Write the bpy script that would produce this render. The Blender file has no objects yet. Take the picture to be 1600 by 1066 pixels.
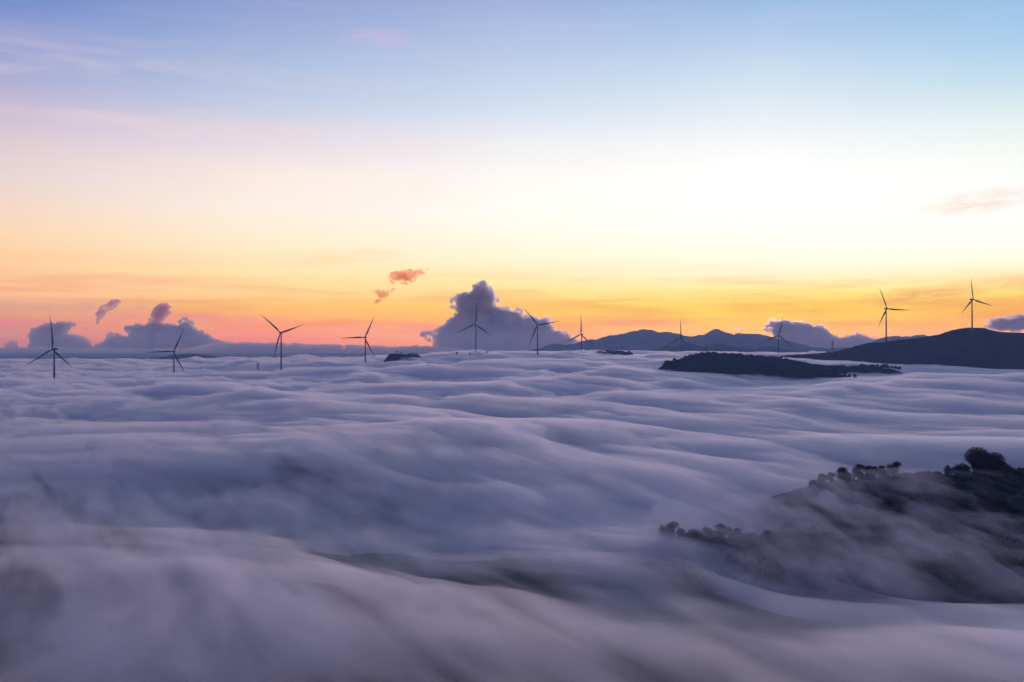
import bpy, bmesh, math, random
import numpy as np
from mathutils import Vector, Matrix, noise as mnoise

S = bpy.context.scene
C = S.collection
R = math.radians
FPX, HY, CX = 1556.0, 542.0, 800.0      # focal length, horizon row and centre column of the photograph (1600 px wide)
CAMZ = 100.0                             # height of the lookout above datum

# ------------------------------------------------------------------ camera
cam = bpy.data.cameras.new('camera')
cam.sensor_width = 36.0
cam.lens = 36.0 * FPX / 1600.0
cam.clip_start = 0.5
cam.clip_end = 90000.0
co = bpy.data.objects.new('camera', cam)
C.objects.link(co)
co.location = (0, 0, CAMZ)
co.rotation_euler = (R(90) + math.atan((HY - 533.0) / FPX), 0, 0)
S.camera = co

# ------------------------------------------------------------------ render settings
S.view_settings.view_transform = 'Standard'
S.view_settings.look = 'None'
S.view_settings.exposure = 0.0
S.view_settings.gamma = 1.0
S.view_settings.use_curve_mapping = False
S.cycles.use_denoising = True
S.cycles.max_bounces = 12
S.cycles.diffuse_bounces = 4
S.cycles.glossy_bounces = 2
S.cycles.volume_bounces = 4
S.cycles.transparent_max_bounces = 16
S.cycles.sample_clamp_indirect = 6.0
S.cycles.use_adaptive_sampling = True
S.cycles.adaptive_threshold = 0.03

def lin(c):
    o = []
    for v in c[:3]:
        v = v / 255.0
        o.append(v / 12.92 if v <= 0.04045 else ((v + 0.055) / 1.055) ** 2.4)
    return tuple(o)

# ------------------------------------------------------------------ sky
W = bpy.data.worlds.new('World')
S.world = W
W.use_nodes = True
nt = W.node_tree
nt.nodes.clear()

class NB:
    """small helper to write node graphs"""
    def __init__(s, nt): s.nt = nt
    def n(s, t, **k):
        x = s.nt.nodes.new(t)
        for a, b in k.items(): setattr(x, a, b)
        return x
    def put(s, sock, v):
        if isinstance(v, bpy.types.NodeSocket): s.nt.links.new(v, sock)
        elif v is not None: sock.default_value = v
    def math(s, op, a, b=None, c=None, clamp=False):
        x = s.n('ShaderNodeMath', operation=op); x.use_clamp = clamp
        for i, v in enumerate((a, b, c)): s.put(x.inputs[i], v)
        return x.outputs[0]
    def maprange(s, v, a, b, c=0.0, d=1.0, smooth=False):
        x = s.n('ShaderNodeMapRange'); x.clamp = True
        if smooth: x.interpolation_type = 'SMOOTHSTEP'
        for i, q in enumerate((v, a, b, c, d)): s.put(x.inputs[i], q)
        return x.outputs[0]
    def mix(s, f, a, b, op='MIX'):
        x = s.n('ShaderNodeMix', data_type='RGBA', blend_type=op)
        s.put(x.inputs[0], f); s.put(x.inputs[6], a); s.put(x.inputs[7], b)
        return x.outputs[2]
    def xyz(s, a, b, c):
        x = s.n('ShaderNodeCombineXYZ')
        for i, v in enumerate((a, b, c)): s.put(x.inputs[i], v)
        return x.outputs[0]
    def noise(s, vec, scale, detail=4, rough=0.55, dist=0.0):
        x = s.n('ShaderNodeTexNoise'); s.put(x.inputs['Vector'], vec)
        x.inputs['Scale'].default_value = scale; x.inputs['Detail'].default_value = detail
        x.inputs['Roughness'].default_value = rough; x.inputs['Distortion'].default_value = dist
        return x.outputs[0]

g = NB(nt)
geo = g.n('ShaderNodeTexCoord')
sep = g.n('ShaderNodeSeparateXYZ'); nt.links.new(geo.outputs['Generated'], sep.inputs[0])
X, Y, Z = sep.outputs
az = g.math('MULTIPLY', g.math('ARCTAN2', X, Y), 180 / math.pi)
el = g.math('MULTIPLY', g.math('ARCSINE', Z), 180 / math.pi)
EMAX = 90.0
def sky_el(px, py):
    a = math.atan((px - CX) / FPX)
    return math.degrees(math.atan((HY - py) / FPX * math.cos(a)))
# sky colours (sRGB as seen) down five bearings
ROWS = [2, 60, 120, 170, 220, 270, 320, 360, 400, 430, 455, 480, 505, 528, 542]
COLS = {
  0:    [(112,138,200),(146,158,207),(172,172,208),(202,188,208),(222,202,208),(230,212,206),(244,214,192),(251,214,172),(253,205,150),(253,198,138),(250,188,130),(228,158,92),(204,124,64),(190,104,56),(170,96,60)],
  400:  [(146,162,210),(160,178,216),(176,194,222),(198,206,226),(226,218,226),(250,232,222),(252,238,222),(254,236,206),(254,230,182),(254,222,156),(253,208,132),(252,184,74),(248,152,50),(232,116,50),(206,100,54)],
  800:  [(162,178,218),(180,196,226),(196,212,234),(212,224,238),(238,238,242),(250,246,240),(255,250,240),(255,248,228),(255,244,208),(255,236,172),(254,222,132),(253,198,66),(250,172,44),(242,146,40),(228,126,44)],
  1200: [(158,190,226),(184,206,234),(208,226,240),(228,236,242),(245,246,246),(254,254,250),(255,254,248),(255,253,240),(255,250,224),(255,243,196),(255,234,128),(254,216,44),(252,192,16),(248,168,20),(240,150,28)],
  1600: [(156,194,229),(172,206,234),(196,222,236),(220,236,238),(240,245,240),(250,252,246),(254,252,244),(255,253,244),(255,252,226),(255,240,176),(253,216,96),(252,190,36),(248,164,28),(240,146,34),(226,130,44)],
}
def ramp(fac, stops):
    r = g.n('ShaderNodeValToRGB'); cr = r.color_ramp; cr.interpolation = 'B_SPLINE' if False else 'LINEAR'
    stops = sorted(stops)
    while len(cr.elements) < len(stops): cr.elements.new(0.5)
    for e, (p, c) in zip(cr.elements, stops):
        e.position = p
    for e, (p, c) in zip(cr.elements, stops):
        e.color = (*c, 1)
    nt.links.new(fac, r.inputs[0])
    return r.outputs[0]
SKYTOP = 24.0
fac = g.math('POWER', g.maprange(el, 0.0, 90.0), 0.5)     # more resolution towards the horizon
def pos(e): return (max(e, 0) / 90.0) ** 0.5
cols = []
ZEN = (0.050, 0.085, 0.30)
for px, cl in COLS.items():
    st = [(pos(sky_el(px, y)), lin(c)) for y, c in zip(ROWS, cl)]
    top = lin(cl[0])
    st.append((pos(27), tuple(a * .45 + b * .55 for a, b in zip(top, ZEN))))
    st.append((pos(36), tuple(a * .12 + b * .88 for a, b in zip(top, ZEN))))
    st.append((pos(55), ZEN))
    cols.append((math.degrees(math.atan((px - CX) / FPX)), ramp(fac, st)))
cur = cols[0][1]
for (a0, _), (a1, c1) in zip(cols[:-1], cols[1:]):
    cur = g.mix(g.maprange(az, a0, a1, smooth=False), cur, c1)
# the sky behind the lookout: dim blue, plus an unseen low pink band brightened to light the clouds
back = ramp(fac, [(0, (0.10, 0.10, 0.20)), (pos(4), (0.70, 0.43, 0.46)), (pos(10), (0.88, 0.54, 0.56)), (pos(22), (0.22, 0.20, 0.42)), (pos(40), (0.070, 0.095, 0.28)), (pos(60), ZEN)])
absaz = g.math('ABSOLUTE', az)
cur = g.mix(g.maprange(absaz, 34.0, 105.0, smooth=True), cur, back)
# thin high cirrus: streaks drawn out along the wind
v1 = g.xyz(g.math('MULTIPLY', az, 0.05), g.math('MULTIPLY', el, 0.42), 3.1)
n1 = g.noise(v1, 1.3, 5, 0.6, 0.6)
v2 = g.xyz(g.math('ADD', g.math('MULTIPLY', az, 0.10), g.math('MULTIPLY', el, 0.05)), g.math('MULTIPLY', el, 1.3), 9.7)
n2 = g.noise(v2, 1.0, 5, 0.62, 0.4)
# pink veil in the upper left
veil = g.math('MULTIPLY', g.maprange(n1, 0.47, 0.68), g.maprange(az, 2, -22))
veil = g.math('MULTIPLY', veil, g.math('MULTIPLY', g.maprange(el, 7, 10), g.maprange(el, 17.5, 13)))
cur = g.mix(g.math('MULTIPLY', veil, 0.55), cur, (*lin((244, 214, 214)), 1))
veil2 = g.math('MULTIPLY', g.maprange(n2, 0.50, 0.72), g.maprange(absaz, 60, 30))
veil2 = g.math('MULTIPLY', veil2, g.math('MULTIPLY', g.maprange(el, 9, 12), 0.09))
cur = g.mix(veil2, cur, (*lin((232, 222, 236)), 1))
# darker streaks low over the horizon
low = g.math('MULTIPLY', g.maprange(n2, 0.46, 0.66), g.math('MULTIPLY', g.maprange(el, 5.2, 2.8), g.maprange(el, -0.2, 0.8)))
cur = g.mix(g.math('MULTIPLY', low, 0.80), cur, g.mix(1.0, cur, (0.90, 0.66, 0.62, 1), 'MULTIPLY'))
def patch(ax, ex, wx, wy, slope, seed, col, amt, lo=0.42, hi=0.62, sc=1.0):
    """one soft streak of cloud at bearing ax, elevation ex"""
    global cur
    da = g.math('SUBTRACT', az, ax); de = g.math('SUBTRACT', g.math('SUBTRACT', el, ex), g.math('MULTIPLY', da, slope))
    r2 = g.math('ADD', g.math('POWER', g.math('DIVIDE', da, wx), 2.0), g.math('POWER', g.math('DIVIDE', de, wy), 2.0))
    m = g.math('SUBTRACT', 1.0, r2, clamp=True)
    nn = g.noise(g.xyz(g.math('MULTIPLY', da, 0.5 * sc), g.math('MULTIPLY', de, 2.6 * sc), seed), 1.0, 6, 0.65, 0.8)
    m = g.math('MULTIPLY', g.math('MULTIPLY', m, g.maprange(nn, lo, hi)), amt)
    cur = g.mix(m, cur, (*lin(col), 1))
def AE(px, py): return math.degrees(math.atan((px - CX) / FPX)), sky_el(px, py)
patch(*AE(590, 58), 2.6, .55, .03, 1.0, (206, 186, 220), .9, .30, .62)
patch(*AE(1530, 315), 3.4, .7, .08, 5.0, (240, 200, 180), .6, .30, .62)
patch(*AE(1440, 462), 3.6, .55, .05, 8.0, (236, 150, 74), .8, .30, .6)
patch(*AE(1560, 444), 4.0, .5, .06, 12.0, (246, 188, 96), .7, .30, .6)
patch(*AE(540, 402), 4.0, .5, .06, 15.0, (252, 212, 150), .5, .30, .6)
patch(*AE(90, 478), 7.0, .5, .0, 18.0, (206, 140, 128), .55, .30, .6)
patch(*AE(270, 498), 7.0, .45, .0, 21.0, (222, 130, 118), .6, .30, .6)
patch(*AE(1000, 505), 4.0, .3, -.02, 27.0, (246, 140, 96), .7, .30, .6)
patch(*AE(620, 512), 7.0, .35, .0, 33.0, (246, 128, 104), .6, .30, .6)
patch(*AE(30, 505), 4.0, .3, .0, 31.0, (226, 112, 112), .7, .30, .6)
# the unrisen sun's glow, brighter than film white
gl = g.math('ADD', g.math('POWER', g.math('DIVIDE', g.math('SUBTRACT', az, 12.0), 17.0), 2.0),
            g.math('POWER', g.math('DIVIDE', g.math('SUBTRACT', el, 8.0), 3.6), 2.0))
glow = g.math('MULTIPLY', g.math('EXPONENT', g.math('MULTIPLY', gl, -1.0)), 0.05)
cur = g.mix(1.0, cur, g.mix(1.0, (1, 1, 1, 1), g.xyz(glow, g.math('MULTIPLY', glow, .9), g.math('MULTIPLY', glow, .72)), 'ADD'), 'MULTIPLY')
# light from beyond reaches the valley through its morning haze
HAZE_D, HAZE_TOP, HAZE_C = 9.5e-5, 290.0, (0.36, 0.60, 1.0)
pth = g.math('MINIMUM', 17000.0, g.math('DIVIDE', HAZE_TOP - CAMZ, g.math('MAXIMUM', Z, 0.001)))
gain = g.xyz(*[g.math('EXPONENT', g.math('MULTIPLY', pth, HAZE_D * c)) for c in HAZE_C])
cur = g.mix(g.maprange(absaz, 90, 40), cur, g.mix(1.0, cur, gain, 'MULTIPLY'))
bg = g.n('ShaderNodeBackground'); nt.links.new(cur, bg.inputs[0]); bg.inputs[1].default_value = 1.0
ow = g.n('ShaderNodeOutputWorld'); nt.links.new(bg.outputs[0], ow.inputs[0])

# ------------------------------------------------------------------ sun: the broad glow at the horizon where it is about to rise
SUN_AZ, SUN_EL = 14.0, 2.6
sl_ = bpy.data.lights.new('sun', 'SUN'); sl_.energy = 1.0; sl_.angle = R(8); sl_.color = (1.0, 0.72, 0.96)
so = bpy.data.objects.new('sun', sl_); C.objects.link(so)
so.rotation_euler = (R(90 - SUN_EL), 0, R(180 - SUN_AZ))

# ------------------------------------------------------------------ helpers
def P(px, py, D):
    """the point at depth D metres that the photograph shows at pixel (px, py)"""
    return Vector(((px - CX) / FPX * D, D, CAMZ + (HY - py) / FPX * D))
def zof(py, D): return CAMZ + (HY - py) / FPX * D

def tag(o, label=None, cat=None, group=None, kind=None):
    if label: o['label'] = label
    if cat: o['category'] = cat
    if group: o['group'] = group
    if kind: o['kind'] = kind
    return o
def empty(name, loc, rz=0.0):
    o = bpy.data.objects.new(name, None); C.objects.link(o)
    o.location = loc; o.rotation_euler = (0, 0, rz); o.empty_display_size = 2
    return o
def mesh_obj(name, verts, faces, mat, parent=None, smooth=False):
    me = bpy.data.meshes.new(name)
    if isinstance(verts, np.ndarray):
        nv = len(verts); f = np.asarray(faces, dtype=np.int32); k = f.shape[1]
        me.vertices.add(nv); me.vertices.foreach_set('co', verts.astype(np.float32).ravel())
        me.loops.add(f.size); me.loops.foreach_set('vertex_index', f.ravel())
        me.polygons.add(len(f)); me.polygons.foreach_set('loop_start', np.arange(len(f), dtype=np.int32) * k)
        me.polygons.foreach_set('loop_total', np.full(len(f), k, dtype=np.int32))
        me.update(calc_edges=True); me.validate()
    else:
        me.from_pydata(verts, [], faces); me.update()
    if smooth: me.polygons.foreach_set('use_smooth', [True] * len(me.polygons))
    if mat: me.materials.append(mat)
    o = bpy.data.objects.new(name, me); C.objects.link(o); o.parent = parent
    return o
class MB:
    """collects tubes and boxes and links them as one mesh"""
    def __init__(s): s.v = []; s.f = []
    def tube(s, p, q, r0, r1, n=8, caps=True):
        p = Vector(p); q = Vector(q); d = (q - p).normalized()
        a = d.orthogonal().normalized(); b = d.cross(a); k = len(s.v)
        for c, r in ((p, r0), (q, r1)):
            for i in range(n):
                t = 2 * math.pi * i / n; s.v.append(c + (a * math.cos(t) + b * math.sin(t)) * r)
        for i in range(n):
            j = (i + 1) % n; s.f.append((k + i, k + j, k + n + j, k + n + i))
        if caps: s.f.append(tuple(range(k + n - 1, k - 1, -1))); s.f.append(tuple(range(k + n, k + 2 * n)))
    def rings(s, rings):
        """skin a list of equal-length rings of points, capped"""
        k = len(s.v); n = len(rings[0])
        for r in rings: s.v += [Vector(p) for p in r]
        for a in range(len(rings) - 1):
            for i in range(n):
                j = (i + 1) % n; s.f.append((k + a * n + i, k + a * n + j, k + (a + 1) * n + j, k + (a + 1) * n + i))
        s.f.append(tuple(range(k + n - 1, k - 1, -1))); m = k + (len(rings) - 1) * n; s.f.append(tuple(range(m, m + n)))
    def build(s, name, mat, parent=None, smooth=False): return mesh_obj(name, s.v, s.f, mat, parent, smooth)
def copy_tree(o, parent=None):
    c = o.copy(); C.objects.link(c)
    if parent: c.parent = parent
    for ch in list(o.children): copy_tree(ch, c)
    return c

# ---- numpy gradient noise
_rs = np.random.RandomState(7)
_perm = _rs.permutation(512); _perm = np.concatenate([_perm, _perm, _perm])
_ang = _rs.rand(512) * 2 * np.pi; _gx = np.cos(_ang); _gy = np.sin(_ang)
def perlin(x, y, seed=0):
    x = x + seed * 37.17; y = y + seed * 91.73
    xi = np.floor(x).astype(int); yi = np.floor(y).astype(int); xf = x - xi; yf = y - yi
    u = xf ** 3 * (xf * (xf * 6 - 15) + 10); v = yf ** 3 * (yf * (yf * 6 - 15) + 10)
    def gd(a, b, dx, dy):
        h = _perm[(_perm[a & 511] + b) & 511] & 511; return _gx[h] * dx + _gy[h] * dy
    n00 = gd(xi, yi, xf, yf); n10 = gd(xi + 1, yi, xf - 1, yf)
    n01 = gd(xi, yi + 1, xf, yf - 1); n11 = gd(xi + 1, yi + 1, xf - 1, yf - 1)
    return 1.5 * ((n00 * (1 - u) + n10 * u) * (1 - v) + (n01 * (1 - u) + n11 * u) * v)
def fbm(x, y, oct=4, seed=0, gain=0.5, lac=2.03):
    t = 0; a = 1; s = 0
    for i in range(oct):
        t = t + a * perlin(x, y, seed + i * 3); s += a; a *= gain; x = x * lac; y = y * lac
    return t / s
def ss(a, b, x):
    t = np.clip((x - a) / (b - a), 0, 1); return t * t * (3 - 2 * t)
def interp2(rows, cols, tab, r, c):
    """smooth bilinear table look-up"""
    rows = np.asarray(rows, float); cols = np.asarray(cols, float); tab = np.asarray(tab, float)
    ri = np.clip(np.searchsorted(rows, r) - 1, 0, len(rows) - 2); ci = np.clip(np.searchsorted(cols, c) - 1, 0, len(cols) - 2)
    fr = np.clip((r - rows[ri]) / (rows[ri + 1] - rows[ri]), 0, 1); fc = np.clip((c - cols[ci]) / (cols[ci + 1] - cols[ci]), 0, 1)
    fr = fr * fr * (3 - 2 * fr); fc = fc * fc * (3 - 2 * fc)
    return (tab[ri, ci] * (1 - fr) + tab[ri + 1, ci] * fr) * (1 - fc) + (tab[ri, ci + 1] * (1 - fr) + tab[ri + 1, ci + 1] * fr) * fc

# ------------------------------------------------------------------ materials
def mat(name, col, rough=0.9, col2=None, scale=0.02, detail=6, spec=0.2, bump=0.0):
    m = bpy.data.materials.new(name); m.use_nodes = True; b = NB(m.node_tree)
    bs = m.node_tree.nodes['Principled BSDF']
    bs.inputs['Roughness'].default_value = rough; bs.inputs['Specular IOR Level'].default_value = spec
    if col2:
        tc = b.n('ShaderNodeTexCoord'); nz = b.noise(tc.outputs['Object'], scale, detail, 0.6)
        cc = b.mix(b.maprange(nz, 0.35, 0.65), (*col, 1), (*col2, 1)); m.node_tree.links.new(cc, bs.inputs['Base Color'])
        if bump:
            bp = b.n('ShaderNodeBump'); bp.inputs['Strength'].default_value = 1.0; bp.inputs['Distance'].default_value = bump
            m.node_tree.links.new(b.noise(tc.outputs['Object'], scale * 4, 6, .65), bp.inputs['Height']); m.node_tree.links.new(bp.outputs[0], bs.inputs['Normal'])
    else: bs.inputs['Base Color'].default_value = (*col, 1)
    return m
def volmat(name, density, color, aniso=0.0, absorb=None, adens=0.0):
    m = bpy.data.materials.new(name); m.use_nodes = True; n = m.node_tree; n.nodes.clear(); b = NB(n)
    v = b.n('ShaderNodeVolumePrincipled')
    v.inputs['Color'].default_value = (*color, 1); v.inputs['Density'].default_value = density
    v.inputs['Anisotropy'].default_value = aniso
    if absorb: v.inputs['Absorption Color'].default_value = (*absorb, 1)
    o = b.n('ShaderNodeOutputMaterial'); n.links.new(v.outputs[0], o.inputs['Volume'])
    return m, v
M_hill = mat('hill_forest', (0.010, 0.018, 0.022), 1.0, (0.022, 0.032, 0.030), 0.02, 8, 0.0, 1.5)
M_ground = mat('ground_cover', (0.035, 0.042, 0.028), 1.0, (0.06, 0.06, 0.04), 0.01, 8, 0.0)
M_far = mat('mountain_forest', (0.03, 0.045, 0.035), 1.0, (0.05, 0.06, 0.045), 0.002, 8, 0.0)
M_leaf = mat('leaves', (0.010, 0.017, 0.014), 0.9, (0.024, 0.032, 0.022), 0.6, 4, 0.1)
M_bark = mat('bark', (0.05, 0.04, 0.03), 0.9, (0.08, 0.065, 0.05), 2.0, 4, 0.1)
M_tower = mat('backlit_turbine_paint', (0.028, 0.034, 0.048), 0.5, (0.036, 0.04, 0.052), 0.05, 3, 0.3)  # white paint with its backlit shade put into the base colour
M_steel = mat('galvanised_steel', (0.09, 0.09, 0.10), 0.6, (0.13, 0.13, 0.13), 1.0, 3, 0.3)
def het(name, density, color, aniso, step, rot, big, fine, lo=0.38, hi=0.66, floor=0.12, top=2.0):
    """fog whose density is combed into streaks by the wind"""
    m, v = volmat(name, density, color, aniso); b = NB(m.node_tree)
    tc = b.n('ShaderNodeTexCoord'); ns = []
    for sc, det in ((big, 2.5), (fine, 2.0)):
        mp = b.n('ShaderNodeMapping'); mp.vector_type = 'TEXTURE'; m.node_tree.links.new(tc.outputs['Object'], mp.inputs[0])
        mp.inputs['Rotation'].default_value = (0, 0, R(rot)); mp.inputs['Scale'].default_value = sc
        ns.append(b.noise(mp.outputs[0], 1.0, det, 0.6, 0.7))
    n = b.math('ADD', b.math('MULTIPLY', ns[0], 0.62), b.math('MULTIPLY', ns[1], 0.38))
    m.node_tree.links.new(b.math('MULTIPLY', b.maprange(n, lo, hi, floor, top), density), v.inputs['Density'])
    m.cycles.volume_step_rate = step
    return m, v
M_fog, _ = het('fog_body', 0.046, (0.905, 0.942, 1.0), 0.50, 0.01, 118, (170, 38, 22), (60, 11, 9), .40, .64, .22, 1.9)
M_mist, _ = het('mist_body', 0.013, (0.86, 0.92, 1.0), 0.15, 0.012, 101, (46, 13, 12), (20, 4.5, 5), .44, .60, 0.0, 2.2)
M_pink, _ = volmat('pink_cloud', 0.016, (1.0, 0.74, 0.72), 0.6)
M_haze, _ = volmat('haze_air', HAZE_D, HAZE_C, 0.0, (1, 1, 1))
M_cloud, _v = volmat('cloud_body', 0.009, (1.0, 0.99, 0.985), -0.05)
_b = NB(M_cloud.node_tree); _f = _b.n('ShaderNodeVolumePrincipled'); _f.inputs['Density'].default_value = 0.012; _f.inputs['Anisotropy'].default_value = 0.8; _f.inputs['Color'].default_value = (1, .97, .97, 1)
_a = _b.n('ShaderNodeAddShader'); _b.nt.links.new(_v.outputs[0], _a.inputs[0]); _b.nt.links.new(_f.outputs[0], _a.inputs[1])
_b.nt.links.new(_a.outputs[0], [q for q in _b.nt.nodes if q.type == 'OUTPUT_MATERIAL'][0].inputs['Volume'])

# ------------------------------------------------------------------ ground: one sheet to the horizon
def fore_hill(x, y):
    """height above datum of the near wooded hillside on the right (-999 elsewhere)"""
    px = x / np.maximum(y, 30) * FPX + CX
    prof = interp2([150, 230, 290, 330, 362, 400, 430, 475, 540, 640],
                   [900, 1040, 1160, 1300, 1450, 1600, 1800, 2200],
                   [[-104,-104,-100,-96,-92,-90,-90,-90],
                    [-104,-100, -92,-84,-80,-78,-76,-76],
                    [-102, -90, -80,-75,-72,-71,-70,-70],
                    [-100, -80, -74,-72,-71,-71,-70,-68],
                    [ -98, -70.5, -70.5,-71,-71,-72,-70,-66],
                    [-100, -84, -78,-74,-72,-71,-68,-64],
                    [-102, -90, -80,-70,-67,-66,-64,-62],
                    [-104, -92, -76,-65.2,-62,-60.5,-60,-60],
                    [-104, -95, -86,-76,-72,-70,-68,-68],
                    [-104,-104,-104,-100,-96,-92,-90,-90]], y, px)
    return CAMZ + prof + 1.6 * fbm(x / 26, y / 26, 4, 5) + 1.5 * np.abs(fbm(x / 7, y / 7, 3, 8))
def fog_z(x, y, base_only=0):
    yc = np.maximum(y, 20)
    px = x / yc * FPX + CX
    rows = [60, 150, 190, 240, 300, 360, 430, 520, 700, 1000, 1400, 1700, 2000, 2140, 2300, 2700, 3300, 4200, 6000, 9000]
    cols = [-900, -200, 0, 250, 500, 750, 1000, 1250, 1450, 1600, 2500]
    T = [
     [-52,-52,-52,-52,-52,-54,-58,-58,-56,-56,-56],
     [-53,-53,-53,-53,-53,-55,-58,-58,-57,-57,-56],
     [-54,-54,-54,-53,-52,-55,-60,-60,-58,-58,-57],
     [-56,-55,-55,-53,-54,-59,-64,-66,-65,-64,-62],
     [-57,-57,-57,-57,-60,-64,-67,-74,-76,-76,-74],
     [-58,-59,-60,-62,-64,-65,-68,-77,-79,-79,-78],
     [-58,-59,-60,-61,-61,-61,-64,-74,-78,-77,-74],
     [-56,-57,-57,-57,-57,-57,-61,-68,-73,-74,-72],
     [-55,-55,-55,-54,-54,-53,-55,-60,-62,-62,-60],
     [-53,-53,-53,-53,-53,-53,-54,-57,-58,-57,-55],
     [-55,-55,-55,-55,-54,-52,-50,-50,-50,-50,-50],
     [-58,-58,-58,-56,-52,-46,-44,-54,-53,-51,-50],
     [-64,-64,-64,-60,-50,-40,-36,-48,-51,-50,-50],
     [-65,-65,-65,-62,-49,-36,-32,-34,-40,-52,-50],
     [-66,-66,-66,-64,-48,-32,-27,-33,-44,-54,-52],
     [-66,-66,-66,-66,-42,-20,-20,-24,-50,-56,-56],
     [-64,-64,-64,-64,-48,-24,-24,-26,-60,-60,-60],
     [-60,-60,-60,-60,-52,-34,-34,-34,-60,-60,-60],
     [-84,-84,-84,-84,-74,-60,-60,-60,-74,-74,-74],
     [-150,-150,-150,-150,-140,-120,-120,-120,-150,-150,-150]]
    b = interp2(rows, cols, T, yc, px)
    if base_only == 1: return CAMZ + b
    # billows drawn out by the wind
    w1 = fbm(x / 240, y / 300, 3, 40); w2 = fbm(x / 240, y / 300, 3, 50)
    wx = x + 95 * w1; wy = y + 95 * w2
    a = R(122); ca, sa = math.cos(a), math.sin(a)
    u = wx * ca + wy * sa; v = -wx * sa + wy * ca           # u along the streaks, v across
    far = ss(350, 1500, yc)
    big = fbm(u / 380, v / 210, 3, 60); med = fbm(u / 190, v / 75, 4, 70, 0.55); sm = fbm(u / 80, v / 26, 4, 80, .55); ti = fbm(u / 34, v / 9, 3, 90)
    if base_only == 2: return CAMZ + b + big * (8 + 11 * far) + med * (3.5 + 5 * far)
    msk = 0.35 + 0.9 * ss(-0.15, 0.3, fbm(x / 330, y / 260, 2, 97))
    xb = fbm(wx / 300, wy / 420, 4, 65)
    n = big * (8 + 11 * far) + med * (4.5 + 9 * far) + sm * msk * (1.6 + 3.6 * far) + ti * msk * (0.3 + 0.9 * far)
    n = n + far * xb * 10
    calm = ss(950, 1060, px) * ss(1450, 1600, yc) * ss(2700, 2500, yc)
    n = n * (1 - 0.50 * calm)
    n = n + 13 * np.exp(-((px - 645) / 60.0) ** 2 - ((yc - 2330) / 130.0) ** 2)
    return CAMZ + b + n

def near_ground(x, y):
    """the wooded valley side close under the thin fog before the lookout"""
    px = x / np.maximum(y, 30) * FPX + CX
    t = interp2([60, 150, 175, 200, 220, 240, 265, 290, 320, 360, 430, 520, 700, 1000, 1400], [-400, 0, 200, 450, 650, 800, 950, 1050, 1250, 1600],
     [[18,18,18,18,18,18,18,18,18,18],
      [14,14,14,15,16,16,15,14,13,13],
      [12,12,12,14,16,13, 4, 3,11,12],
      [11,12,13,17,18, 5,1.4,1.8,11,13],
      [11,13,16,19, 9,1.6,1.3,2.0,11,13],
      [12,14,17,13,3.2,2.0,1.6,2.4, 7,11],
      [12,14,13, 6,3.0,2.6,2.4,2.8, 5, 7],
      [ 8, 8, 6,3.6,3.2,3.2,3.6, 4, 6, 7],
      [ 5, 5,4.5,4.5, 5, 7, 8, 7, 7, 7],
      [ 8, 8, 7,10,14,17,15, 9, 9, 9],
      [12,12,11,12,16,22,24,16,16,16],
      [ 9, 9, 9,10,11,13,20,22,18,16],
      [11,11,11,12,13,14,18,18,18,18],
      [17,17,17,17,18,18,20,20,22,22],
      [60,60,60,60,60,60,60,60,60,60]], y, px)
    w1 = fbm(x / 240, y / 300, 3, 40); w2 = fbm(x / 240, y / 300, 3, 50)
    wx = x + 95 * w1 + 10 * fbm(x / 30, y / 40, 3, 41); wy = y + 95 * w2 + 10 * fbm(x / 30, y / 40, 3, 42)
    a = R(116); u = wx * math.cos(a) + wy * math.sin(a); v = -wx * math.sin(a) + wy * math.cos(a)
    st = fbm(u / 170, v / 60, 2, 230, .5)
    t = (t + 1.2) * (0.72 + 0.28 * ss(300, 420, y)) * np.clip(1.0 + 0.5 * st, 0.7, 1.5)
    ff = fog_z(x, y)
    b = fog_z(x, y, 2) - t
    d = ff - 3.8 - b
    return b + np.where(d < 2, -(2 - d), 0) 
def ground_z(x, y):
    base = -22 + 10 * fbm(x / 900, y / 900, 4, 2)
    near_ = (y > 60) & (y < 1400)
    g_ = np.where(near_, np.maximum(base, near_ground(x, y)), base)
    return np.where((y > 60) & (y < 700) & (x > -20), np.maximum(g_, fore_hill(x, y)), g_)
def grid_sheet(ys, ss_):
    yy, sl = np.meshgrid(ys, ss_, indexing='ij')
    return yy, sl
nr, nc = 260, 360
ys = np.concatenate([np.linspace(-3000, 40, 30), np.geomspace(60, 1300, 420), np.geomspace(1340, 60000, 60)])
sl = np.linspace(-1, 1, 620); sl = 0.62 * sl + 1.0 * sl ** 5
YY, SL = np.meshgrid(ys, sl, indexing='ij')
XX = SL * np.maximum(np.abs(YY), 60) * 1.0
ZZ = ground_z(XX, YY)
def grid_faces(a, b):
    i = np.arange(a * b).reshape(a, b)
    return np.stack([i[:-1, :-1].ravel(), i[:-1, 1:].ravel(), i[1:, 1:].ravel(), i[1:, :-1].ravel()], 1)
gv = np.stack([XX.ravel(), YY.ravel(), ZZ.ravel()], 1)
tag(mesh_obj('ground', gv, grid_faces(*YY.shape), M_hill, None, True), kind='structure')

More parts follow.
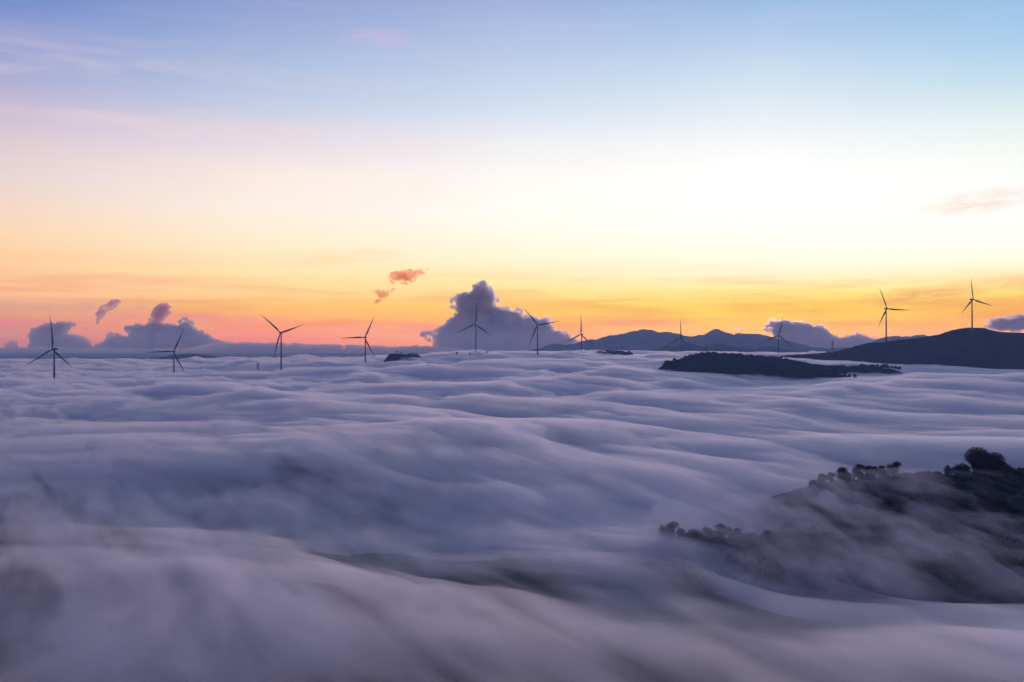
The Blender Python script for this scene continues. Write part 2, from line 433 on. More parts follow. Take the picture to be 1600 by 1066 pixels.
# ------------------------------------------------------------------ hills and mountains from their crest lines
def hill(name, crest, D, base, depth_front, depth_back, m, rough=3.0, nx=400, nyf=36, nyb=18, seed=1, skew=0.0, jag=None, front_pow=1.0):
    pts = [(P(px, py, D).x, P(px, py, D).z) for px, py in crest]
    x0, x1 = pts[0][0], pts[-1][0]
    ex = (x1 - x0) * 0.06 + 20
    xs = np.linspace(x0 - ex, x1 + ex, nx)
    cz = np.interp(xs, [x0 - ex] + [p[0] for p in pts] + [x1 + ex], [base - 5] + [p[1] for p in pts] + [base - 5])
    t = np.concatenate([np.linspace(-1, 0, nyf), np.linspace(0, 1, nyb)[1:]])
    XX, TT = np.meshgrid(xs, t, indexing='xy')
    CZ = np.broadcast_to(cz, XX.shape)
    YY = D + np.where(TT < 0, TT * depth_front, TT * depth_back) + skew * (XX - (x0 + x1) / 2)
    pr = np.where(TT < 0, (1 - np.abs(TT)) ** front_pow, (1 - TT ** 1.5))
    pr = pr * 0.7 + 0.3 * (0.5 + 0.5 * np.cos(np.pi * np.abs(TT)))
    w = depth_front * 0.35
    nz = fbm(XX / w, YY / w * 0.6, 6, seed, 0.55)
    ZZ = base + (CZ - base) * pr + rough * nz * np.minimum(1, np.abs(TT) * 5 + 0.12) 
    if jag: ZZ = ZZ + jag * fbm(XX / (jag * 6), YY / (jag * 6), 3, seed + 9)
    # keep the screen row of the crest as it recedes with skew
    v = np.stack([XX.ravel() * (YY.ravel() / D if skew else 1), YY.ravel(), ZZ.ravel()], 1)
    o = mesh_obj(name, v, grid_faces(*YY.shape), m, None, True)
    return tag(o, kind='structure')

far_crest = [(800,556),(812,552),(828,546),(844,544),(859,538.5),(869,537),(884,540),(899,538),(914,533),(932,530.6),(952,525),(969,523),(975,523.5),(990,517.5),(1009,515.4),(1020,517),(1029,520),(1043,518.5),(1059,523),(1080,526.5),(1088,524),(1101,522),(1110,517),(1119,515),(1129,517.5),(1144,524),(1153,521),(1174,521),(1193,524.6),(1208,528.5),(1222,531.6),(1242,537),(1259,542),(1274,543.4),(1295,545.7),(1330,545),(1354,538),(1379,529.5),(1392,525),(1405,525),(1416,527.6),(1427,527),(1439,523.4),(1450,526.6),(1500,530),(1700,534)]
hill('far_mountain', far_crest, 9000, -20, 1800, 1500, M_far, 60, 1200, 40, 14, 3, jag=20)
mid_crest = [(985,560),(1005,553),(1020,546.6),(1039,541),(1047,541.5),(1056,542),(1065,538.5),(1074,536),(1084,538),(1095,541.4),(1106,541),(1115,538.5),(1125,537),(1142,541),(1163,544.6),(1181,545.7),(1189,543),(1199,541),(1220,543),(1242,548.5),(1261,552),(1290,556)]
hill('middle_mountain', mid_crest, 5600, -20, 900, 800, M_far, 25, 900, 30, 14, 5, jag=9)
left_crest = [(-500,548),(-200,546),(0,544),(60,543),(160,546),(300,545),(340,537),(375,535.5),(440,537),(511,539.5),(586,540.6),(614,543.5),(650,541.5),(680,542.5),(720,547),(760,553),(800,558)]
right_crest = [(1225,556),(1265,553),(1280,552),(1312,549.4),(1321,546.5),(1336,542.5),(1362.6,536),(1382,534.8),(1405,531.3),(1435,528.5),(1465,523.8),(1480,521),(1495,515),(1510,512.4),(1536,512.4),(1548,516),(1564.5,519),(1600,520.4),(1680,519),(1800,512),(2000,520)]
hill('right_hill', right_crest, 2560, -30, 520, 600, M_hill, 8, 900, 60, 20, 11, jag=1.2)
mid_hill = [(1020,600),(1035,573),(1045,566),(1055,562.5),(1063,560.6),(1078,555),(1095,551.6),(1116,551.5),(1135,552.5),(1163,554.7),(1198,557),(1212,559),(1231,561.6),(1259,566),(1275,572),(1300,580),(1330,590),(1345,600)]
hill('wooded_hill', mid_hill, 1850, -10, 330, 300, M_hill, 3, 700, 50, 16, 13, jag=0.7, front_pow=0.8)
spit = [(1225,577),(1250,577),(1265,577.5),(1285,580),(1300,582.5),(1318,587),(1338,592),(1350,600)]
hill('hill_spur', spit, 1700, -10, 150, 120, M_hill, 2, 300, 24, 12, 17, jag=0.5)
strip = [(1240,566),(1262,567.5),(1287,570.5),(1310,572),(1340,573),(1370,574),(1395,577),(1412,584)]
hill('tree_ridge', strip, 1980, -10, 120, 130, M_hill, 2, 300, 24, 12, 19, jag=0.5)
plateau = [(588,580),(597,568),(603,560),(608,553.3),(616,552.6),(632,553.6),(640,555),(655,555.4),(662,560),(690,566),(715,574)]
hill('plateau_hill', plateau, 2450, -20, 150, 200, M_hill, 2, 300, 30, 12, 23, jag=0.6, front_pow=0.6)
knoll = [(925,558),(932,553.5),(950,549.5),(968,549),(985,551.5),(995,558)]
hill('wooded_knoll', knoll, 2900, -10, 150, 200, M_hill, 1, 200, 20, 12, 27, jag=0.6)
hump = [(175,576),(205,568),(240,560),(270,555),(300,552.5),(325,555),(345,561),(380,572)]
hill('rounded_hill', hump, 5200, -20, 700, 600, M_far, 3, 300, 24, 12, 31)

# ------------------------------------------------------------------ sea of fog
ys = np.concatenate([np.linspace(-150, 50, 12), np.geomspace(60, 9500, 780)])
sl = np.linspace(-1, 1, 760); sl = 0.62 * sl + 0.5 * sl ** 3 
YY, SL = np.meshgrid(ys, sl, indexing='ij')
XX = SL * np.maximum(YY, 60)
ZZ = fog_z(XX, YY)
edge = ss(1.0, 0.95, np.abs(SL) / np.abs(sl[-1]))
ZZ[-1, :] = CAMZ - 118
a, b = YY.shape
top = np.stack([XX.ravel(), YY.ravel(), ZZ.ravel()], 1)
FB = -45.0
bot_i = []
# closed skirt: a ring of bottom vertices under the border, then one flat floor
i = np.arange(a * b).reshape(a, b)
loop = np.concatenate([i[0, :], i[1:, -1], i[-1, -2::-1], i[-2:0:-1, 0]])
bot = top[loop].copy(); bot[:, 2] = FB
allv = np.concatenate([top, bot, [[0, 4000, FB]]])
k = len(top); nl = len(loop); cidx = k + nl
F = [tuple(f) for f in []]
me_faces = grid_faces(a, b)[:, ::1]
j = np.arange(nl); jn = (j + 1) % nl
skirt = np.stack([loop[jn], loop[j], k + j, k + jn], 1)
tri = np.stack([k + jn, k + j, np.full(nl, cidx)], 1)
me = bpy.data.meshes.new('fog')
nq = len(me_faces) + len(skirt)
me.vertices.add(len(allv)); me.vertices.foreach_set('co', allv.astype(np.float32).ravel())
li = np.concatenate([me_faces.ravel(), skirt.ravel(), tri.ravel()]).astype(np.int32)
me.loops.add(len(li)); me.loops.foreach_set('vertex_index', li)
me.polygons.add(nq + nl)
ls = np.concatenate([np.arange(nq) * 4, nq * 4 + np.arange(nl) * 3]).astype(np.int32)
lt = np.concatenate([np.full(nq, 4), np.full(nl, 3)]).astype(np.int32)
me.polygons.foreach_set('loop_start', ls); me.polygons.foreach_set('loop_total', lt)
me.update(calc_edges=True); me.materials.append(M_fog)
fog = bpy.data.objects.new('fog', me); C.objects.link(fog)
tag(fog, 'pale violet sea of low fog filling the valley below the turbines', 'fog', kind='stuff')

# ------------------------------------------------------------------ haze
def box(name, x0, x1, y0, y1, z0, z1, m):
    v = [(x, y, z) for z in (z0, z1) for y in (y0, y1) for x in (x0, x1)]
    f = [(0,2,3,1),(4,5,7,6),(0,1,5,4),(2,6,7,3),(0,4,6,2),(1,3,7,5)]
    return mesh_obj(name, v, f, m)

# ------------------------------------------------------------------ thin mist drifting over the near hillside
ys = np.linspace(225, 560, 300); xs = np.linspace(20, 460, 380)
YY, XX = np.meshgrid(ys, xs, indexing='ij')
wx = XX + 14 * fbm(XX / 60, YY / 60, 3, 140); wy = YY + 14 * fbm(XX / 60, YY / 60, 3, 150)
an = R(99); u = wx * math.cos(an) + wy * math.sin(an); v = -wx * math.sin(an) + wy * math.cos(an)
th = 0.5 + 0.9 * fbm(u / 90, v / 24, 3, 160) + 0.7 * fbm(u / 30, v / 7, 3, 170)
pxx = XX / YY * FPX + CX
cover = interp2([225, 290, 340, 375, 410, 450, 480, 520, 560], [900, 1050, 1250, 1420, 1520, 1600, 1900],
  [[.5,.8,.8,.8,.7,.7,.5],[.8,2.0,1.9,1.7,1.3,.8,.5],[1.0,2.2,1.9,1.3,.9,.5,.3],[1.3,1.9,1.6,1.0,.7,.3,.1],
   [1.4,1.9,1.8,1.0,.4,.15,.05],[1.2,1.8,1.5,.8,.3,.05,.02],[.5,1.0,.9,.35,.08,.02,.0],[.3,.4,.4,.2,.05,.02,0],[0,0,0,0,0,0,0]], YY, pxx)
T = (.55 + .6 * np.clip(th, 0, 1.2)) * cover * 8.5
T = T * ss(20, 60, XX) * ss(460, 420, XX) * ss(225, 250, YY) * ss(560, 520, YY) + 0.4
lo = fore_hill(XX, YY) + 1.2
def sheet(name, XX, YY, lo, T, m, label):
    """a closed sheet of mist: lies on lo, T thick (counter-clockwise from above on top, reversed below)"""
    n0 = XX.size
    tv = np.stack([XX.ravel(), YY.ravel(), (lo + T).ravel()], 1); bv = np.stack([XX.ravel(), YY.ravel(), lo.ravel()], 1)
    ii = np.arange(n0).reshape(YY.shape)
    lp = np.concatenate([ii[0, :], ii[1:, -1], ii[-1, -2::-1], ii[-2:0:-1, 0]]); ln = np.roll(lp, -1)
    tf = grid_faces(*YY.shape); bf = tf[:, ::-1] + n0
    sk = np.stack([ln, lp, lp + n0, ln + n0], 1)
    return tag(mesh_obj(name, np.concatenate([tv, bv]), np.concatenate([tf, bf, sk]), m), label, 'mist', kind='stuff')
sheet('mist', XX, YY, lo, T, M_mist, 'torn shreds of thin mist drifting across the dark near hillside')
# ------------------------------------------------------------------ wind turbines
def make_turbine(px, py, rpx, phase, yaw, zbase, label, rotor=60.0, D=None):
    D = D or rotor * FPX / rpx
    Rr = rpx * D / FPX
    hubp = P(px, py, D)
    yw = R(yaw)
    root = empty('wind_turbine', (hubp.x, hubp.y, zbase))
    tag(root, label, 'wind turbine', 'wind turbines rising out of the fog and on the hills')
    H = hubp.z - zbase
    f = Vector((math.sin(yw), -math.cos(yw), 0)); rt = Vector((math.cos(yw), math.sin(yw), 0)); up = Vector((0, 0, 1))
    hubc = Vector((0, 0, H)); back = -f
    tc = hubc + back * 4.2                     # tower axis stands behind the rotor
    m = MB()
    ring = []
    for k in range(9):
        t = k / 8; z = t * (H - 1.6); r = 2.3 * (1 - t) + 1.35 * t
        ring.append([(tc.x + r * math.cos(a), tc.y + r * math.sin(a), z) for a in [2 * math.pi * i / 16 for i in range(16)]])
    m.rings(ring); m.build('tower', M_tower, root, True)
    m = MB()
    rr = []
    for d, w, h, zo in ((-1.6, 1.3, 1.4, 0), (-2.2, 1.8, 1.8, 0.1), (-5, 2.0, 2.1, 0.2), (-9, 1.9, 2.0, 0.2), (-12, 1.5, 1.5, 0.4), (-12.5, 1.0, 1.0, 0.5)):
        rr.append([hubc + f * d + rt * (w * math.cos(a) * (1 if abs(math.cos(a)) < .7 else .95)) + up * (zo + h * math.sin(a)) for a in [2 * math.pi * i / 12 for i in range(12)]])
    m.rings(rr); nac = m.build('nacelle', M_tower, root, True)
    m = MB()
    rr = []
    for d, w in ((-1.6, 1.6), (-0.8, 1.9), (0.6, 1.9), (1.6, 1.4), (2.2, 0.7), (2.4, 0.15)):
        rr.append([hubc + f * d + rt * (w * math.cos(a)) + up * (w * math.sin(a)) for a in [2 * math.pi * i / 14 for i in range(14)]])
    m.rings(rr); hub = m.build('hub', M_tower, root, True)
    for b in range(3):
        an = R(phase + 120 * b)
        rad = rt * math.cos(an) + up * math.sin(an); tan = -rt * math.sin(an) + up * math.cos(an)
        m = MB(); rr = []
        N = 22
        for k in range(N + 1):
            t = k / N; r = 1.2 + t * (Rr - 1.2)
            if t < 0.04: ch, tk = 2.3, 2.1
            else:
                ch = 2.3 + (4.3 - 2.3) * min(1, (t - .04) / .16); 
                if t > .2: ch = 4.3 * (1 - (t - .2) / .8) ** 0.9 * .93 + .30
                tk = 2.1 * max(0.0, 1 - (t - .04) / .25) + ch * .24 * min(1, (t - .04) / .2)
                tk = max(tk * (1 - .5 * t), .12)
            pre = math.sin(R(4)) * r + 3.5 * t ** 2.2
            tw = R(16 * (1 - t) ** 2 + 1)
            cdir = tan * math.cos(tw) + f * math.sin(tw); td = f * math.cos(tw) - tan * math.sin(tw)
            c0 = hubc + rad * r + f * pre - tan * (ch * .18 * min(1, max(0, (t - .04) / .1)))
            rr.append([c0 + cdir * (ch / 2 * math.cos(a)) + td * (tk / 2 * math.sin(a) * (1 if math.cos(a) < 0 else .75)) for a in [2 * math.pi * i / 10 for i in range(10)]])
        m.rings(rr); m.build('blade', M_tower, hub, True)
    return root
TURB = [
 (82.0, 546.0, 53.0, 88.5, -20, -22, 'leftmost wind turbine, standing nearest in the open fog with its tower showing lowest'),
 (270.7, 549.5, 42.3, 62.0, -4, -22, 'dark wind turbine before the rounded fogged hill, one blade pointing level to the left'),
 (438.0, 520.0, 42.8, 17.0, -12, -22, 'wind turbine third from the left, beside the small pylon in the fog'),
 (569.7, 527.5, 38.8, 61.5, -15, -22, 'wind turbine just left of the flat topped wooded knob in the fog'),
 (743.0, 506.5, 34.8, 85.7, -13, -10, 'wind turbine straight in front of the middle of the tall cumulus cloud'),
 (839.8, 507.8, 35.7, 9.0, -4, -10, 'wind turbine in front of the right shoulder of the tall cumulus cloud'),
 (907.6, 522.8, 32.5, 86.0, -35, -10, 'turned wind turbine at the left foot of the blue mountains'),
 (1063.5, 528.8, 31.5, 86.0, -48, -10, 'wind turbine turned almost edge on, low before the middle of the blue mountains'),
 (1217.2, 524.4, 31.6, 79.8, 4, -10, 'wind turbine in front of the long low cloud, behind the dark wooded hill'),
 (1386.3, 482.5, 38.3, 117.0, 14, 60, 'tall wind turbine standing on the left shoulder of the dark hill at the right'),
 (1520.8, 467.9, 34.5, 103.0, 14, 95, 'rightmost wind turbine, on the very top of the dark hill'),
]
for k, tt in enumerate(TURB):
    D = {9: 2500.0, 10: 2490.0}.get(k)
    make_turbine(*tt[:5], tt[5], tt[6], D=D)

# ------------------------------------------------------------------ pylons and masts
def pylon(px, ybase, ytop, D, label, seed=0, zb=None):
    b = P(px, ybase, D); H = (ybase - ytop) / FPX * D
    root = empty('transmission_tower', b, R(20 + 15 * seed)); tag(root, label, 'pylon')
    w0, w1 = H * .10, H * .018
    def corner(i, t):
        w = w0 * (1 - t) ** 1.15 + w1
        return Vector(((1, -1, -1, 1)[i] * w, (1, 1, -1, -1)[i] * w, H * t - (0 if t else 0)))
    for i in range(4):
        m = MB(); 
        for k in range(6): m.tube(corner(i, k / 6), corner(i, (k + 1) / 6), H * .006 + .05, H * .006 + .05, 5)
        m.build('leg', M_steel, root)
    m = MB()
    for k in range(8):
        for i in range(4):
            j = (i + 1) % 4
            m.tube(corner(i, k / 8), corner(j, (k + 1) / 8), .09, .09, 4); m.tube(corner(j, k / 8), corner(i, (k + 1) / 8), .09, .09, 4)
    m.build('bracing', M_steel, root)
    for t, l in ((.68, .17), (.80, .20), (.91, .15)):
        m = MB(); a = Vector((-H * l, 0, H * t)); c = Vector((H * l, 0, H * t)); q = H * .035
        for p in (a, c):
            for s_ in (-1, 1):
                m.tube(p, Vector((0, s_ * w1 * 1.5, H * t)), .10, .16, 4)
            m.tube(p, Vector((0, 0, H * t + q)), .10, .16, 4); m.tube(p, p - Vector((0, 0, q)), .12, .12, 4)
        m.build('cross_arm', M_steel, root)
    return root
pylon(1301, 553, 532.5, 2450, 'lattice transmission tower on the saddle left of the dark hill, against the long low cloud', 0)
pylon(1262, 556, 544.5, 2900, 'faint small transmission tower in front of the blue mountains\' right end', 1)
pylon(403, 590, 566.5, 2050, 'short pylon top poking out of the fog left of the third turbine', 2)
def mast(px, ybase, ytop, D, label, r=0.9):
    b = P(px, ybase, D); H = (ybase - ytop) / FPX * D
    root = empty('mast', b); tag(root, label, 'mast')
    m = MB(); m.tube((0, 0, -4), (0, 0, H * .8), r, r * .6, 8); m.tube((0, 0, H * .8), (0, 0, H), r * .3, r * .2, 6); m.build('pole', M_steel, root)
    m = MB(); m.tube((-r * 1.8, 0, H * .9), (r * 1.8, 0, H * .9), r * .3, r * .3, 5); m.build('bracket', M_steel, root)
mast(1104, 560, 536, 2250, 'thin dark mast behind the left end of the wooded hill crest', 1.0)
mast(1172, 560, 534, 3200, 'pale thin mast between the two right peaks, far behind the wooded hill', 1.3)
mast(1311, 553, 543.5, 2470, 'short pole on the saddle just right of the lattice tower', .4)
mast(1333, 575, 562, 1990, 'slim pole among the trees of the low ridge in the fog', .5)

# ------------------------------------------------------------------ trees
def make_tree(name, h, w, seed, kind='round', leaf=0.34, n=2600, label=None, cat='tree'):
    """tapered trunk with limbs, and a crown of leaf clumps. Unit: metres."""
    rnd = random.Random(seed); root = empty(name, (0, 0, 0)); tag(root, label, cat)
    m = MB(); th = {'round': .26, 'umbrella': .62, 'bush': .12, 'tall': .22}[kind] * h
    bend = Vector((rnd.uniform(-.06, .06) * h, rnd.uniform(-.06, .06) * h, 0)); pt = Vector((0, 0, -.6)); r0 = .035 * h + .05
    top = Vector((bend.x, bend.y, th)); m.tube(pt, top, r0, r0 * .65, 8)
    cl = []
    nb = {'round': 9, 'umbrella': 8, 'bush': 8, 'tall': 10}[kind]
    for i in range(nb):
        a = 2 * math.pi * (i + rnd.random() * .6) / nb * 1.618 * 2
        if kind == 'umbrella': zz = h * rnd.uniform(.74, .9); rr = w * .5 * rnd.uniform(.25, .75)
        elif kind == 'tall': t = i / nb; zz = h * (.3 + .62 * t); rr = w * .5 * (.75 - .62 * t) * rnd.uniform(.4, 1)
        elif kind == 'bush': zz = h * rnd.uniform(.25, .7); rr = w * .5 * rnd.uniform(.2, .72)
        else: zz = h * rnd.uniform(.34, .84); rr = w * .5 * rnd.uniform(.15, .68) * (1.15 - .5 * max(0, zz / h - .6))
        e = Vector((math.cos(a) * rr, math.sin(a) * rr, zz)); st = Vector((bend.x, bend.y, th * rnd.uniform(.75, 1)))
        e = st + (e - st) * .8; mid = (st + e) / 2 + Vector((0, 0, -.03 * h)); m.tube(st, mid, r0 * .5, r0 * .3, 6, False); m.tube(mid, e, r0 * .3, r0 * .1, 5, False)
        cr = {'round': .25, 'umbrella': .20, 'bush': .26, 'tall': .20}[kind] * w * rnd.uniform(.75, 1.2)
        cl.append((st + (e - st) / .8, cr, cr * (.45 if kind == 'umbrella' else .8)))
    cl.append((Vector((bend.x, bend.y, h * (.84 if kind != 'bush' else .6))), w * .2, h * .14))
    m.build('trunk', M_bark, root, True)
    V = []; F = []
    tot = sum(c[1] ** 2 for c in cl)
    for c, cr, ch in cl:
        for _ in range(int(n * cr * cr / tot)):
            d = Vector((rnd.gauss(0, 1), rnd.gauss(0, 1), rnd.gauss(0, 1))).normalized() * (rnd.random() ** .38) * (1 + (.10 if kind == 'bush' else .2) * rnd.gauss(0, 1) * (rnd.random() < .4))
            p = c + Vector((d.x * cr, d.y * cr, d.z * ch))
            if p.z < .02 * h: continue
            nn = Vector((rnd.gauss(0, 1), rnd.gauss(0, 1), rnd.gauss(0, 1) + .4)).normalized(); a = nn.orthogonal().normalized(); b = nn.cross(a)
            s_ = leaf * rnd.uniform(.6, 1.3); k = len(V)
            V += [p - a * s_, p + b * s_ * .5, p + a * s_, p - b * s_ * .5]; F.append((k, k + 1, k + 2, k + 3))
    mesh_obj('crown', V, F, M_leaf, root)
    return root
NEAR = [
  make_tree('broadleaf_tree', 6, 6, 1, 'round', .22, 2600),
  make_tree('broadleaf_tree', 6, 5, 2, 'round', .22, 2200),
  make_tree('shrub', 4, 6, 3, 'bush', .22, 2600),
  make_tree('broadleaf_tree', 6, 4.6, 4, 'tall', .20, 2200),
]
used = set()
def surf(px, D):
    x = (px - CX) / FPX * D
    return Vector((x, D, float(ground_z(np.array([x]), np.array([float(D)]))[0])))
def put(proto, loc, hscale, wscale, rot, label, cat='tree', group=None):
    if id(proto) in used: o = copy_tree(proto)
    else: o = proto; used.add(id(proto))
    o.location = loc; o.scale = (wscale, wscale, hscale); o.rotation_euler = (0, 0, rot)
    tag(o, label, cat, group)
    return o
rt_ = random.Random(5)
def near(px, D, hpx, wpx, k, label, group=None, cat='tree', dz=0.0):
    pr = NEAR[k]; bh, bw = [(6, 6), (6, 5), (4, 6), (6, 4.6)][k]
    h = 1.16 * hpx / FPX * D; w = wpx / FPX * D
    b = surf(px, D); b.z += dz - .16 * h
    return put(pr, b, h / bh, w / bw, rt_.uniform(0, 6.28), label, cat, group)
def canopy(name, n, seed, label, leaf=.33):
    rnd = random.Random(seed); V = []; F = []
    XS = []; 
    while len(XS) < n:
        D = rnd.uniform(312, 478); px = rnd.uniform(1010, 1700); x = (px - CX) / FPX * D
        lim = 1235 if D > 395 else (1150 if D > 372 else 1030)
        if px < lim + rnd.uniform(0, 60): continue
        XS.append((x, D))
    gz = ground_z(np.array([p[0] for p in XS]), np.array([p[1] for p in XS]))
    for (x, y), z in zip(XS, gz):
        cr = rnd.choice([1.2, 1.6, 2.2, 3.0]) * rnd.uniform(.7, 1.2); hh = cr * rnd.uniform(.6, 1.3)
        for _ in range(int(16 * cr)):
            d = Vector((rnd.gauss(0, 1), rnd.gauss(0, 1), abs(rnd.gauss(0, 1)))).normalized() * (rnd.random() ** .3)
            p = Vector((x + d.x * cr, y + d.y * cr, z - .3 + d.z * hh))
            nn = Vector((rnd.gauss(0, 1), rnd.gauss(0, 1), rnd.gauss(0, 1) + .5)).normalized(); a = nn.orthogonal().normalized(); b = nn.cross(a)
            s_ = leaf * rnd.uniform(.6, 1.5); k = len(V)
            V += [p - a * s_, p + b * s_ * .6, p + a * s_, p - b * s_ * .6]; F.append((k, k + 1, k + 2, k + 3))
    return tag(mesh_obj(name, V, F, M_leaf), label, 'undergrowth', kind='stuff')
canopy('undergrowth', 3600, 77, 'dense dark scrub and low forest covering the near hillside')
# the big dark spreading tree on the crest is a thing of its own shape
big = make_tree('spreading_tree', 12.5, 22, 21, 'bush', .30, 42000)
b_ = surf(1541, 480); b_.z -= 1.2
put(big, b_, 1, 1, 0.4, 'big black dome shaped spreading tree on the near crest at the right edge')
near(1502, 478, 20, 30, 2, 'dark shrub against the left flank of the big dome shaped tree', cat='shrub')
near(1397, 476, 26, 20, 1, 'lone tree with a leaning crown standing clear on the near crest')
near(1480, 476, 17, 15, 0, 'small round tree on the near crest halfway between lone tree and big dome tree')
near(1317, 474, 24, 34, 0, 'dark round tree near the left end of the misty near crest')
near(1284, 474, 20, 22, 3, 'grey misty tree at the far left end of the near crest')
near(1341, 478, 27, 22, 1, 'pale tall tree veiled in mist, right of the dark round tree')
for i, (px, hp, wp, k) in enumerate([(1357, 22, 20, 0), (1366, 19, 18, 1), (1378, 20, 22, 0), (1270, 12, 16, 2), (1296, 17, 18, 1)]):
    near(px, 478, hp, wp, k, 'tree fading into mist on the left part of the near crest', 'misty trees on the near crest')
for i, (px, hp, wp, k) in enumerate([(1420, 8, 18, 2), (1436, 10, 16, 2), (1449, 10, 18, 2), (1463, 9, 16, 2), (1410, 8, 14, 2), (1492, 12, 20, 2), (1588, 8, 24, 2), (1605, 9, 24, 2), (1572, 14, 22, 2)]):
    near(px, 477, hp, wp, k, 'low dark shrub of the hedge along the near crest', 'shrubs along the near crest', 'shrub')
near(1046, 360, 34, 28, 1, 'shadowy tree top at the left tip of the lower misty spur')
for i, (px, hp, wp, k) in enumerate([(1066, 26, 30, 0), (1086, 22, 26, 2), (1106, 20, 30, 0), (1128, 20, 26, 1), (1150, 18, 26, 0), (1172, 14, 26, 2), (1200, 14, 26, 0), (1232, 15, 28, 1), (1262, 14, 28, 2), (1292, 16, 26, 0), (1330, 14, 30, 2), (1364, 15, 26, 0), (1402, 12, 28, 2), (1452, 14, 26, 1), (1500, 13, 28, 2), (1548, 14, 28, 0), (1580, 14, 28, 2)]):
    near(px, 360 + rt_.uniform(-5, 5), hp + rt_.uniform(-2, 3), wp, k, 'shadowy tree along the lower spur behind shreds of mist', 'trees along the lower spur')
for i in range(44):
    D = rt_.uniform(300, 465); px = rt_.uniform(1200 if D > 400 else 1060, 1640)
    k = rt_.choice([0, 1, 2, 2, 2, 3]); sc = rt_.uniform(2.0, 4.6) * (0.7 if k == 2 else 1) * FPX / D
    near(px, D, sc, sc * rt_.uniform(1.0, 1.6), k, 'small dark tree or bush scattered on the shaded near slope', 'bushes scattered on the near slope')

FAR = [make_tree('small_tree', 9, 8, 31, 'round', .75, 420), make_tree('small_tree', 9, 6.5, 32, 'tall', .75, 380),
       make_tree('umbrella_tree', 9, 7, 33, 'umbrella', .7, 300), make_tree('bush', 6, 9, 34, 'bush', .75, 360)]
def far(px, ybase, hpx, wpx, D, k, label, group=None, cat='tree'):
    bh, bw = [(9, 8), (9, 6.5), (9, 7), (6, 9)][k]
    h = hpx / FPX * D; w = wpx / FPX * D
    return put(FAR[k], P(px, ybase, D), h / bh, w / bw, rt_.uniform(0, 6.28), label, cat, group)
far(1304, 590, 13.5, 11, 1690, 0, 'rounded dark tree, tallest on the small spur below the wooded hill')
far(1320, 592, 12, 9, 1690, 1, 'pointed tree on the small spur, right of the rounded one')
far(1335, 593, 8.5, 9, 1690, 0, 'last dark tree at the right tip of the small spur')
far(1327, 593, 8, 8, 1692, 0, 'small tree squeezed between the pointed tree and the last tree of the spur')
far(1272, 582, 7, 6, 1700, 1, 'small pointed tree at the near end of the spur where it leaves the hill')
far(1260, 581, 10, 10, 1705, 0, 'bushy tree where the spur joins the wooded hill')
far(1312, 592, 6, 8, 1690, 3, 'low bush between the rounded and the pointed tree of the spur', cat='bush')
far(1221, 562.5, 5, 6, 1850, 0, 'small tree on the right part of the wooded hill crest')
far(1212, 561, 4, 7, 1850, 3, 'low bush on the wooded hill crest left of the small tree', cat='bush')
for i in range(26):
    px = 1308 + 3.9 * i + rt_.uniform(-1.5, 1.5); yb = 577 + max(0, px - 1390) * .12
    far(px, yb, rt_.uniform(4.5, 8.5) * (1 if i < 24 else .8), rt_.uniform(6, 9), 1985 + rt_.uniform(-12, 12), rt_.choice([0, 0, 0, 1, 3]), 'dark tree in the row on the low ridge between two bands of fog', 'trees on the low ridge in the fog')
for i in range(8):
    far(1246 + 7.5 * i, 571 + i * .4, rt_.uniform(2.5, 4.5), 7, 1980, 3, 'low bush on the left end of the low ridge in the fog', 'bushes on the low ridge in the fog', 'bush')
far(620, 554.5, 5.8, 4.5, 2440, 2, 'tallest tree with a ball crown on the flat topped knob in the fog')
far(626.5, 555.5, 6, 4, 2440, 2, 'thin flat crowned tree on the flat topped knob, second from its left')
for i, (px, h_) in enumerate([(638, 4), (641, 5), (644, 5.5), (647, 4.5), (650, 5), (653, 3.5)]):
    far(px, 557, h_, 4.5, 2445, [1, 0][i % 2], 'small tree in the clump at the right end of the flat topped knob', 'clump on the flat topped knob')
for i in range(13):
    far(935 + 4.3 * i + rt_.uniform(-1, 1), 554.0 - 2.2 * math.sin(math.pi * i / 12), rt_.uniform(3, 5.5), rt_.uniform(5, 8), 2890, rt_.choice([0, 0, 1, 3]), 'tree in the dark clump breaking the fog at the foot of the blue mountains', 'trees of the foggy knoll')
for i in range(10):
    far(1038 + 2.6 * i, 572 - .5 * i + rt_.uniform(-1, 1), rt_.uniform(5, 8.5), rt_.uniform(6, 9), 1835 - 3 * i, rt_.choice([0, 0, 3]), 'misty tree in the clump on the left end of the wooded hill', 'misty clump left of the wooded hill')
for i in range(34):
    px = 1074 + 4.8 * i + rt_.uniform(-4, 4); yb = float(np.interp(px, [p[0] for p in mid_hill], [p[1] for p in mid_hill])) + 1.2
    far(px, yb, rt_.uniform(1.5, 4.2), rt_.uniform(4, 9), 1850, 3, 'tiny bush along the crest of the wooded hill', 'bushes on the wooded hill crest', 'bush')
for px, yb, h_, w_, k, lb in ((1293, 552.5, 4, 4, 0, 'small lone tree on the saddle left of the lattice transmission tower'),
                         (1322, 548.5, 4.5, 7, 3, 'dark bush where the dark right hill starts to rise'),
                         (1316, 550.5, 3, 6, 3, 'low bush beside the short pole on the saddle')):
    far(px, yb, h_, w_, 2545, k, lb)
for px, h_, k, lb in ((714, 4, 0, 'tiny tree top showing over the fog left of the fifth turbine'), (735, 3.6, 3, 'tiny bush top over the fog close by the fifth turbine tower'), (761, 5, 2, 'tiny tree top over the fog right of the fifth turbine tower')):
    far(px, 555.5, h_ + 1.5, h_, 2640, k, lb)
